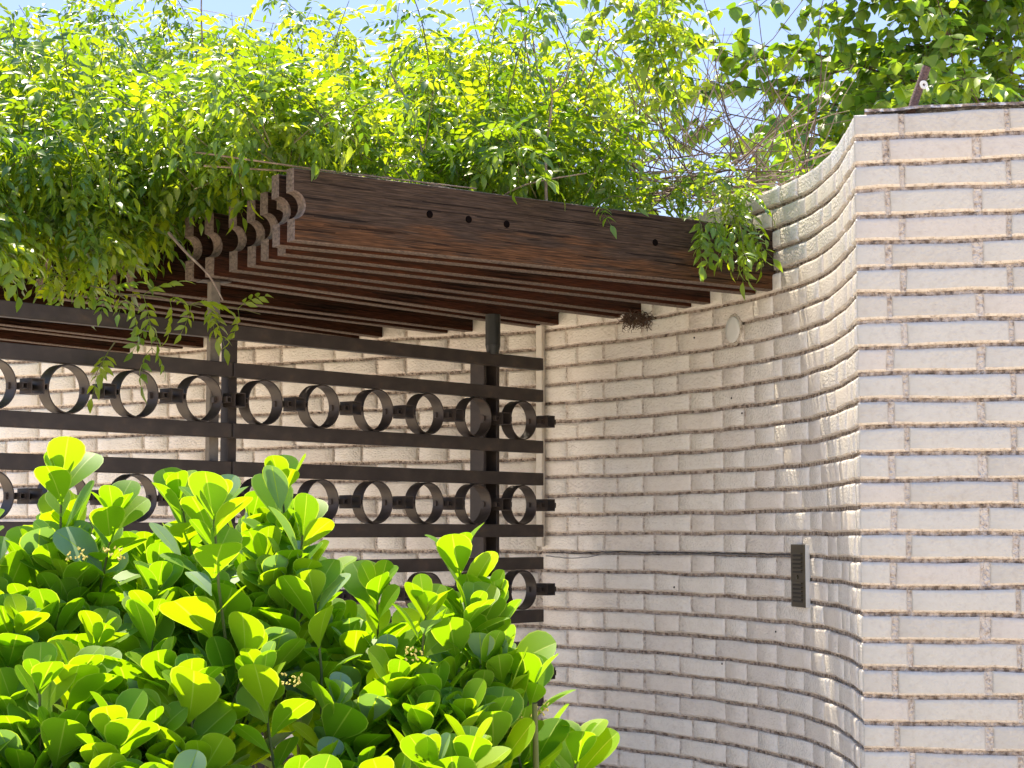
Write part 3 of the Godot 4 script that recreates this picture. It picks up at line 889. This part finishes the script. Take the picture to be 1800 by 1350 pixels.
func vine() -> void:
	var o := thing("pergola_vine", "bright green feathery climbing vine heaped over the pergola and hanging off it", "climbing plant")
	var meshes: Array = []
	for k in 3:
		for v in 3:
			meshes.append(pinnate(M.vine[k], [0.3, 0.65, 1.0][v], [3, 3, 4][v]))
	var st := st_new(true)
	# heap over the beams
	for i in 410:
		var b := R(0.0, 7.99)
		var k := int(b)
		var f := R(-0.12, 0.92 if k > 1 else 0.70)
		var a2: Vector2 = beam_a[k].lerp(beam_a[k + 1], b - k)
		var b2: Vector2 = beam_b[k].lerp(beam_b[k + 1], b - k)
		var q := a2.lerp(b2, f)
		var base := W(q.x, BEAM_Y + BEAM_H + R(0.01, 0.15), q.y)
		var tall := 1.0 if k > 2 else 0.85
		vine_shoot(st, base, Vector3(R(-0.9, 0.9), R(0.25, 1.3), R(-0.5, 0.7 if k > 2 else 0.3)), R(0.2, 0.4) * tall, R(0.2, 0.9 if k > 2 else 0.6), 0.042, R(0.7, 0.95))
	# taller heap and front curtain at the left
	for i in 400:
		var x := R(-2.3, -0.85)
		var d := R(0.0, 1.5)
		var y := R(0.80, 0.98) + minf(d, 1.2) * R(0.1, 0.5)
		d += 5.02 + maxf(x + 1.35, -0.4) * 0.9
		vine_shoot(st, W(x, y, d), Vector3(R(-0.8, 0.8), R(-0.1, 1.2), R(0.0, 1.0)), R(0.2, 0.45), R(0.4, 1.2), 0.042, R(0.7, 0.98))
	for i in 60:
		var x := R(-1.75, -0.93)
		var d := 4.93 + (x + 1.35) * 1.02 + R(0.04, 0.28)
		var low := smoothstep(-0.85, -1.3, x)
		vine_shoot(st, W(x, R(0.88, 1.12), d), Vector3(R(-0.5, 0.5), R(-0.2, 0.5), R(0.1, 0.7)), R(0.13, 0.22) + 0.12 * low * rng.randf(), R(1.2, 2.2), 0.045, R(0.62, 0.85), 0.1, 2 if rng.randf() < 0.3 else -1)
	for i in 85:   # thicker over the fence top at the far left, where it hides the beam ends
		var x := R(-1.75, -1.10)
		var d := 5.02 + (x + 1.35) * 1.0 + R(0.06, 0.5)
		vine_shoot(st, W(x, R(0.74, 0.98), d), Vector3(R(-0.6, 0.6), R(-0.1, 0.7), R(0.1, 0.8)), R(0.13, 0.24), R(0.8, 1.8), 0.042, R(0.62, 0.85), 0.1, -1)
	# sprays that reach into the sky
	for i in 75:
		var x := R(-1.5, 0.55)
		var d := R(5.2, 6.6)
		vine_shoot(st, W(x, R(1.12, 1.4), d), Vector3(R(-0.35, 0.35), 1.0, R(-0.2, 0.3)), R(0.18, 0.5), R(-0.1, 0.5), 0.042, R(0.7, 0.95), 0.1, 1 if rng.randf() < 0.5 else -1)
	# a taller back row that closes the view behind the heap
	for i in 380:
		var x := R(-2.7, 0.15)
		var d := R(6.3, 7.4) - maxf(0.0, x + 0.4) * 0.6 + (0.45 if x < -0.9 else 0.0)
		vine_shoot(st, W(x, R(1.1, 1.88 if x < -0.9 else 1.62), d), Vector3(R(-0.7, 0.7), R(0.1, 1.1), R(-0.3, 0.8)), R(0.25, 0.5), R(0.2, 1.0), 0.038, R(0.68, 0.9))
	# spill over the front beam at its wall end
	for i in 10:
		var f := R(0.68, 0.96)
		var q: Vector2 = beam_a[0].lerp(beam_b[0], f) + Vector2(0.575, -0.818) * R(-0.16, 0.03)
		vine_shoot(st, W(q.x, 0.955 + R(0.02, 0.16), q.y), Vector3(R(-0.4, 0.5), R(0.0, 0.9), R(0.1, 0.8)), R(0.12, 0.28), R(1.0, 2.0), 0.042, R(0.62, 0.85), 0.1, 1 if rng.randf() < 0.4 else 0, true)
	for q in [[0.60, 0.965, 5.425, 0.20], [0.675, 0.965, 5.475, 0.24], [0.55, 0.96, 5.40, 0.12], [0.72, 0.96, 5.52, 0.14]]:
		vine_shoot(st, W(q[0], q[1], q[2]), Vector3(0.1, 0.15, 0.75), q[3], 2.6, 0.045, 0.85, 0.3, 0, true)
	# sprigs over the fence rail
	for q in [[-1.16, 0.68, 4.97, 0.22, Vector3(0.6, -0.1, 0.35)], [-1.10, 0.665, 5.04, 0.24, Vector3(0.95, 0.1, 0.1)], [-0.94, 0.655, 5.19, 0.22, Vector3(1.0, 0.15, 0.0)], [-1.04, 0.63, 5.09, 0.14, Vector3(0.2, -0.5, 0.2)], [-1.10, 0.53, 5.02, 0.12, Vector3(-0.5, -0.7, 0.3)]]:
		vine_shoot(st, W(q[0], q[1], q[2]), q[4], q[3], 0.7, 0.075, 0.85, 0.3, 0 if rng.randf() < 0.6 else 1, true)
	mi("thin_stems", done(st), M.vine_stem, o).set_meta("kind", "stuff")
	place_leaves(o, vine_list, meshes, 0.0052)
	# woody stems that show between the leaves
	var woody := [[[0.10, 0.95, 5.25], [0.10, 1.12, 5.28], [0.115, 1.24, 5.3], [0.12, 1.31, 5.3]], [[0.12, 1.30, 5.3], [0.155, 1.335, 5.32], [0.175, 1.42, 5.35]], [[0.12, 1.30, 5.3], [0.108, 1.35, 5.3]], [[-0.06, 0.95, 5.2], [0.04, 1.01, 5.22], [0.22, 1.06, 5.3]], [[-0.36, 1.36, 5.3], [-0.30, 1.25, 5.28], [-0.26, 1.1, 5.2]], [[-0.86, 1.03, 4.86], [-0.66, 0.99, 4.80], [-0.45, 0.968, 4.84], [-0.10, 0.962, 5.03]], [[-0.84, 1.0, 4.9], [-0.6, 0.985, 4.9], [-0.35, 0.99, 5.0], [-0.1, 0.96, 5.1]], [[0.2, 1.36, 5.4], [0.27, 1.48, 5.45], [0.42, 1.6, 5.5]], [[0.06, 1.4, 5.5], [0.04, 1.52, 5.52], [0.02, 1.68, 5.55]], [[0.08, 1.4, 5.5], [0.065, 1.52, 5.52], [0.045, 1.68, 5.55]], [[0.42, 1.33, 5.6], [0.36, 1.46, 5.6], [0.22, 1.62, 5.65]], [[-0.93, 1.42, 5.4], [-0.94, 1.55, 5.4], [-0.94, 1.68, 5.4]], [[-0.99, 0.865, 5.2], [-0.93, 0.80, 5.15], [-0.86, 0.73, 5.12], [-0.815, 0.655, 5.1]]]
	for w in woody:
		var pts: Array = []
		for q in w: pts.append(W(q[0], q[1], q[2]))
		var s := st_new(true)
		tube(s, smooth_pts(pts, 5), 0.005 if w.size() == 4 and w[0][2] > 5.0 else 0.003, 0.002, 7)
		mi("woody_stem", done(s), M.twig, o)
	# the bare tangle right of the leaves
	for i in 150:
		var x := R(0.30, 0.95)
		var d := R(5.4, 6.3)
		var p := W(x, R(0.98, 1.25) + maxf(0, 0.85 - x) * 0.05, d)
		var dd := Vector3(R(-1.0, 0.9), R(0.0, 1.0), R(-0.4, 0.3)).normalized()
		var pts: Array = [p]
		var len := R(0.25, 0.75)
		for k in 8:
			dd = (dd + Vector3(R(-0.22, 0.22), R(-0.16, 0.18), R(-0.15, 0.15))).normalized()
			p += dd * len / 8.0
			pts.append(p)
		var s := st_new(true)
		tube(s, pts, R(0.0016, 0.0032), 0.001, 5)
		mi("bare_twig", done(s), M.twig if rng.randf() < 0.6 else M.twig_dark, o)
	for i in 26:
		var x := R(0.62, 0.86)
		var pts: Array = []
		var p := W(x - R(0.1, 0.5), R(1.075, 1.13), 5.75 + R(-0.1, 0.3))
		for k in 7:
			pts.append(p)
			p += Vector3(R(0.04, 0.08), R(-0.012, 0.02), R(-0.02, 0.05))
		var s := st_new(true)
		tube(s, pts, R(0.002, 0.004), 0.0014, 5)
		mi("bare_twig", done(s), M.twig_dark if rng.randf() < 0.5 else M.twig, o)

func smooth_pts(src: Array, per: int) -> Array:
	var out: Array = []
	for i in src.size() - 1:
		var a: Vector3 = src[maxi(i - 1, 0)]
		var b: Vector3 = src[mini(i + 2, src.size() - 1)]
		for k in per: out.append(src[i].cubic_interpolate(src[i + 1], a, b, float(k) / per))
	out.append(src[-1])
	return out

# ---------------------------------------------------------------- the shrub in front
func shrub() -> void:
	var o := thing("leafy_shrub", "big light green shrub with rounded glossy leaves in front of the fence", "shrub", Vector3.ZERO)
	var meshes: Array = []
	for k in 4:
		for v in 3: meshes.append(obovate(M.bush[k], [0.06, 0.2, 0.13][v], [0.05, 0.16, 0.34][v]))
	var list: Array = []
	var stems := st_new(true)
	# outline of the top: (X at D 2.85, Y)
	var prof := [[-1.6, 0.06], [-0.9, 0.05], [-0.80, 0.06], [-0.71, 0.135], [-0.66, 0.07], [-0.60, 0.055], [-0.52, 0.10], [-0.44, 0.075], [-0.36, 0.112], [-0.315, 0.06], [-0.28, -0.03], [-0.20, -0.055], [-0.125, -0.06], [-0.075, 0.0], [-0.02, -0.01], [-0.01, -0.16], [0.03, -0.23], [0.07, -0.31], [0.11, -0.42], [0.26, -0.75]]
	var top := func(x: float) -> float:
		for i in prof.size() - 1:
			if x <= prof[i + 1][0]: return lerpf(prof[i][1], prof[i + 1][1], clampf((x - prof[i][0]) / (prof[i + 1][0] - prof[i][0]), 0, 1))
		return -0.7
	var shoots: Array = []
	# shoots that make the outline
	for q in [[-0.835, 0.02, 2.8], [-0.705, 0.085, 2.85], [-0.61, 0.02, 2.8], [-0.515, 0.055, 2.83], [-0.455, 0.03, 2.75], [-0.36, 0.065, 2.85], [-0.425, 0.03, 2.6], [-0.315, 0.0, 2.75], [-0.21, -0.10, 2.85], [-0.085, -0.045, 2.85], [-0.13, -0.12, 2.75], [-0.02, -0.20, 2.8], [0.03, -0.24, 2.82], [-0.03, -0.29, 2.7], [0.10, -0.345, 2.85], [-0.29, -0.10, 2.7], [-0.05, -0.13, 2.85]]:
		shoots.append([W(q[0], q[1], q[2]), R(-0.12, 0.12), 1.0])
	for i in 440:
		var d := R(2.3, 3.15)
		var x := R(-1.15, 0.13)
		var y: float = top.call(x * 2.85 / d) - 0.07
		var front := maxf(0.0, 2.8 - d)
		y -= front * 0.75 + R(0.0, 0.12) + R(0.0, 0.08)
		if y < -0.75: continue
		shoots.append([W(x, y, d), R(-0.4, 0.4), R(0.8, 1.05)])
	for s in shoots:
		var tip: Vector3 = s[0]
		var lean := Vector3(s[1] + R(-0.1, 0.1), 1.0, R(-0.15, 0.35)).normalized()
		var len := R(0.16, 0.26)
		var root := tip - lean * len + Vector3(R(-0.03, 0.03), 0, R(-0.05, 0.0))
		tube(stems, [root, root.lerp(tip, 0.5) + Vector3(R(-0.01, 0.01), 0, R(-0.01, 0.01)), tip], 0.0026, 0.0018, 5)
		var n := 12
		var az := R(0, TAU)
		for k in n:
			var f := float(k) / (n - 1)          # 0 tip, 1 low
			var at := tip - lean * len * (f * f * 0.85)
			az += 2.4 + R(-0.2, 0.2)
			var up := lerpf(3.0, 1.0, clampf(f * 1.2, 0, 1)) + R(-0.25, 0.25)
			var out := Vector3(cos(az), 0, sin(az))
			var dir := (out + lean * up).normalized()
			var size: float = 0.072 * lerpf(0.72, 1.18, clampf(f * 2.0, 0, 1)) * R(0.85, 1.18) * s[2]
			var v := rng.randf()
			var kind := 0 if v < 0.42 else (1 if v < 0.72 else (2 if v < 0.9 else 3))
			list.append([aim(at + dir * 0.004, dir, (lean * 1.0 - out * 0.6).normalized(), R(-0.7, 0.7), size * (0.72 if rng.randf() < 0.22 else 1.0)) * Transform3D(Basis.from_scale(Vector3(R(0.82, 1.14), 1, 1)), Vector3.ZERO), kind * 3 + rng.randi() % 3])
	mi("stems", done(stems), M.bush_stem, o).set_meta("kind", "stuff")
	for i in 14:
		var x := -1.0 + i * 0.08
		var st := st_new(true)
		tube(st, [W(x * 0.6, -EYE, 2.95), W(x * 0.8 + R(-0.03, 0.03), -1.1, 2.9), W(x, -0.55, 2.8 + R(-0.1, 0.1)), W(x + R(-0.04, 0.04), -0.25, 2.75 + R(-0.1, 0.1))], 0.011, 0.004, 7)
		mi("branch", done(st), M.bush_stem, o)
	place_leaves(o, list, meshes, 0.0105)
	# small cream buds
	for q in [[0.04, -0.265, 2.78], [0.0, -0.27, 2.75], [-0.14, -0.17, 2.6], [-0.3, -0.2, 2.5], [-0.57, -0.03, 2.62], [-0.62, -0.03, 2.6], [-0.12, -0.3, 2.55]]:
		var st := st_new(true)
		for k in 16:
			var c := W(q[0], q[1], q[2]) + Vector3(R(-0.014, 0.014), R(-0.009, 0.009), R(-0.01, 0.01))
			tube(st, [c, c + Vector3(R(-0.004, 0.004), R(0.001, 0.005), R(-0.003, 0.003))], 0.0018, 0.0008, 5)
		mi("bud_cluster", done(st), M.bud, o)

# ---------------------------------------------------------------- behind the wall
func behind() -> void:
	# broad-leaved tree
	var o := thing("broadleaf_tree", "dark green broad-leaved tree rising behind the wall end", "tree", W(3.6, -EYE, 11.6))
	var base := o.position
	var st := st_new(true)
	tube(st, smooth_pts([Vector3(0, 0, 0), Vector3(0.05, 1.2, 0.05), Vector3(-0.05, 2.4, 0), Vector3(0.1, 3.6, 0), Vector3(0.0, 6.6, 0.1)], 4), 0.13, 0.05, 12)
	mi("trunk", done(st), M.bark, o)
	var bl: Array = []
	for v in 2:
		for m in 2:
			var s2 := st_new(true)
			blade(s2, Transform3D.IDENTITY, [[0.0, 0.02], [0.06, 0.26], [0.2, 0.46], [0.38, 0.5], [0.6, 0.4], [0.82, 0.18], [1.0, 0.01]], 1.0, 0.86, 0.18 + 0.12 * v, 0.2 + 0.2 * v)
			bl.append(done(s2, null, M.tree[m]))
	var list: Array = []
	var ends: Array = []
	for i in 60:
		var y := R(3.3, 6.2)
		var p := Vector3(R(-0.05, 0.05), y, 0)
		var a := R(0, TAU)
		var dd := Vector3(cos(a), R(-0.1, 0.5), sin(a) * 0.8).normalized()
		if i < 30: dd = Vector3(R(-1.0, -0.5), R(-0.15, 0.45), R(-0.4, 0.6)).normalized()
		elif i < 46: dd = Vector3(R(-1.0, -0.2), R(-0.2, 0.3), R(0.1, 0.9)).normalized()
		var pts: Array = [p]
		var len := R(1.1, 3.0)
		for k in 7:
			dd = (dd + Vector3(R(-0.2, 0.2), R(-0.16, 0.12), R(-0.2, 0.2))).normalized()
			p += dd * len / 7.0
			pts.append(p)
			if k > 0: ends.append([p, dd])
		st = st_new(true)
		tube(st, pts, 0.011, 0.003, 6)
		mi("limb", done(st), M.bark, o)
	st = st_new(true)
	for e in ends:
		for j in 3:
			var p: Vector3 = e[0]
			var dd: Vector3 = (e[1] + Vector3(R(-1, 1), R(-0.6, 0.7), R(-1, 1))).normalized()
			var pts: Array = [p]
			for k in 4:
				dd = (dd + Vector3(R(-0.25, 0.25), R(-0.3, 0.1), R(-0.25, 0.25))).normalized()
				p += dd * 0.11
				pts.append(p)
				for q in 3:
					var ld := (dd * 0.4 + Vector3(R(-1, 1), R(-0.9, 0.25), R(-1, 1))).normalized()
					list.append([Transform3D(Basis.IDENTITY, base) * aim(p, ld, Vector3.UP, R(-0.6, 0.6), R(0.065, 0.11)), (0 if rng.randf() < 0.48 else 1) + 2 * (rng.randi() % 2)])
			tube(st, pts, 0.003, 0.0015, 3)
	mi("twigs", done(st), M.bark, o).set_meta("kind", "stuff")
	for q in list: q[0] = Transform3D(Basis.IDENTITY, -base) * q[0]
	# the leaves that show largest are parts of their own
	var world: Array = []
	for q in list: world.append([Transform3D(q[0].basis, q[0].origin + base), q[1]])
	var front := front_leaves(world, 0.006, 300)
	var rest: Array = [[], [], [], []]
	for i in list.size():
		if front.has(i): mi("leaf", bl[list[i][1]], null, o, list[i][0])
		else: rest[list[i][1]].append(list[i][0])
	for k in 4: multi("leaves", bl[k], rest[k], o)
	# young pale shoots at the right edge, close behind the wall
	o = thing("young_climber", "pale yellow-green long-leaved shoots behind the wall at the right edge", "plant", W(1.45, -EYE, 4.95))
	var yl := st_new(true)
	blade(yl, Transform3D.IDENTITY, [[0.0, 0.02], [0.12, 0.3], [0.34, 0.5], [0.6, 0.38], [0.85, 0.13], [1.0, 0.01]], 1.0, 0.38, 0.3, 0.35)
	var ym := done(yl, null, M.young)
	for q in [[-0.02, 2.75, -0.02, 0.10], [0.06, 2.98, 0.0, 0.1], [-0.12, 2.72, -0.1, 0.05], [0.14, 3.05, -0.05, 0.1]]:
		st = st_new(true)
		var pts := smooth_pts([Vector3(0.1, 0, -0.05), Vector3(0.08, 1.4, -0.05), Vector3(q[0] + 0.04, q[1] - 0.25, q[2]), Vector3(q[0], q[1], q[2])], 6)
		tube(st, pts, 0.007, 0.002, 6)
		mi("stem", done(st), M.vine_stem, o)
		for k in 11:
			var p: Vector3 = Vector3(q[0] + 0.04 * (k / 10.0), q[1] - k * 0.026, q[2])
			var a := k * 2.4 + R(0, 1)
			mi("leaf", ym, null, o, aim(p, Vector3(cos(a), R(-0.5, 0.3), sin(a)), Vector3.UP, R(-0.4, 0.4), R(0.07, 0.115)))
	# buildings far behind the leaves
	var wall_pink := tri_mat(Color.WHITE, noise_tex(0.01, [[0.0, srgb(178, 150, 140)], [1.0, srgb(206, 182, 170)]], 91, 3), 0.9, 0.4)
	var roof_m := tri_mat(Color.WHITE, noise_tex(0.02, [[0.0, srgb(116, 92, 84)], [1.0, srgb(160, 132, 120)]], 92, 3), 0.9, 0.6)
	for q in [[1.25, 2.45, 15.0, 2.0, "low pinkish plastered house glimpsed behind the vine at the right"], [-5.2, 3.75, 14.0, 3.4, "tan plastered house glimpsed through the vine at the upper left"]]:
		o = thing("plaster_house", q[4], "house", W(q[0], -EYE, q[2] + 2.0), "houses behind the garden")
		var h: float = q[1] + EYE
		var w: float = q[3]
		st = st_new(false)
		bbox(st, Vector3(0, (h - 0.4) * 0.5, 0), Vector3(w, h - 0.4, 4.0), 0.01)
		mi("wall", done(st), wall_pink, o)
		st = st_new(false)
		bbox(st, Vector3(0, h - 0.34, 0), Vector3(w + 0.3, 0.1, 4.3), 0.02)
		mi("eave", done(st), M.twig_dark, o)
		st = st_new(false)
		var A := Vector3(-w * 0.5 - 0.14, h - 0.288, 2.14)
		var B := Vector3(w * 0.5 + 0.14, h - 0.288, 2.14)
		var C := Vector3(w * 0.3, h + 0.1, 0)
		var D := Vector3(-w * 0.3, h + 0.1, 0)
		var A2 := Vector3(A.x, A.y, -2.14)
		var B2 := Vector3(B.x, B.y, -2.14)
		quad(st, A, B, C, D)
		quad(st, B2, A2, D, C)
		tri(st, B, B2, C)
		tri(st, A2, A, D)
		mi("roof", done(st), roof_m, o)
	# overhead wires
	for k in 1:
		st = st_new(true)
		var pts: Array = []
		for i in 21:
			var f := i / 20.0 - 0.5
			pts.append(W(-2.0 + f * 26.0, 5.05 + k * 0.32 - f * 3.4 + 0.9 * f * f, 18.0 + f * 6.0))
		tube(st, pts, 0.0035, 0.0035, 5)
		tag(mi("overhead_wire" if k == 0 else "overhead_wire_001", done(st), M.cable, self), "thin overhead wire crossing the sky above the vine" if k == 0 else "upper thin overhead wire crossing the sky above the vine", "wire")
	# ground
	var g := PlaneMesh.new()
	g.size = Vector2(240, 240)
	var gm := tri_mat(Color.WHITE, noise_tex(0.02, [[0.0, srgb(188, 172, 148)], [0.5, srgb(210, 194, 170)], [1.0, srgb(220, 206, 184)]], 95, 4), 0.9, 0.5)
	var go := mi("ground", g, gm, self)
	tag(go, "pale sandy paved ground around the wall, fence and shrub", "ground", "", "structure")

# ---------------------------------------------------------------- scene
func _ready() -> void:
	var cam := Camera3D.new()
	cam.name = "camera"
	cam.position = Vector3(0, EYE, 0)
	cam.rotation_degrees = Vector3(4.70, 0, 0)
	cam.fov = 23.82
	cam.near = 0.05
	cam.far = 400.0
	add_child(cam)
	cam.current = true
	var env := Environment.new()
	env.background_mode = Environment.BG_SKY
	var sky := Sky.new()
	var ps := ProceduralSkyMaterial.new()
	ps.sky_top_color = srgb(112, 144, 200)
	ps.sky_horizon_color = srgb(180, 191, 213)
	ps.sky_curve = 0.18
	ps.ground_horizon_color = srgb(196, 190, 178)
	ps.ground_bottom_color = srgb(150, 132, 112)
	ps.sun_angle_max = 8.0
	sky.sky_material = ps
	env.sky = sky
	env.background_energy_multiplier = 0.92
	env.tonemap_mode = Environment.TONE_MAPPER_LINEAR
	env.tonemap_exposure = 2.55
	env.sdfgi_enabled = true
	env.ssao_enabled = true
	env.ssil_enabled = true
	var we := WorldEnvironment.new()
	we.name = "environment"
	we.environment = env
	add_child(we)
	var sun := DirectionalLight3D.new()
	sun.name = "sun"
	sun.light_energy = 1.6
	sun.light_color = Color(1.0, 0.95, 0.87)
	sun.light_angular_distance = 0.5
	sun.shadow_enabled = true
	add_child(sun)
	var el := deg_to_rad(63.0)
	var az := deg_to_rad(-23.0)
	sun.look_at_from_position(Vector3(sin(az) * cos(el), sin(el), -cos(az) * cos(el)) * 20.0, Vector3.ZERO)

	rng.seed = 20240
	wob.seed = 77
	wob.frequency = 0.02
	wob.fractal_octaves = 2
	make_materials()
	walls()
	pergola()
	fence()
	fittings()
	vine()
	shrub()
	behind()
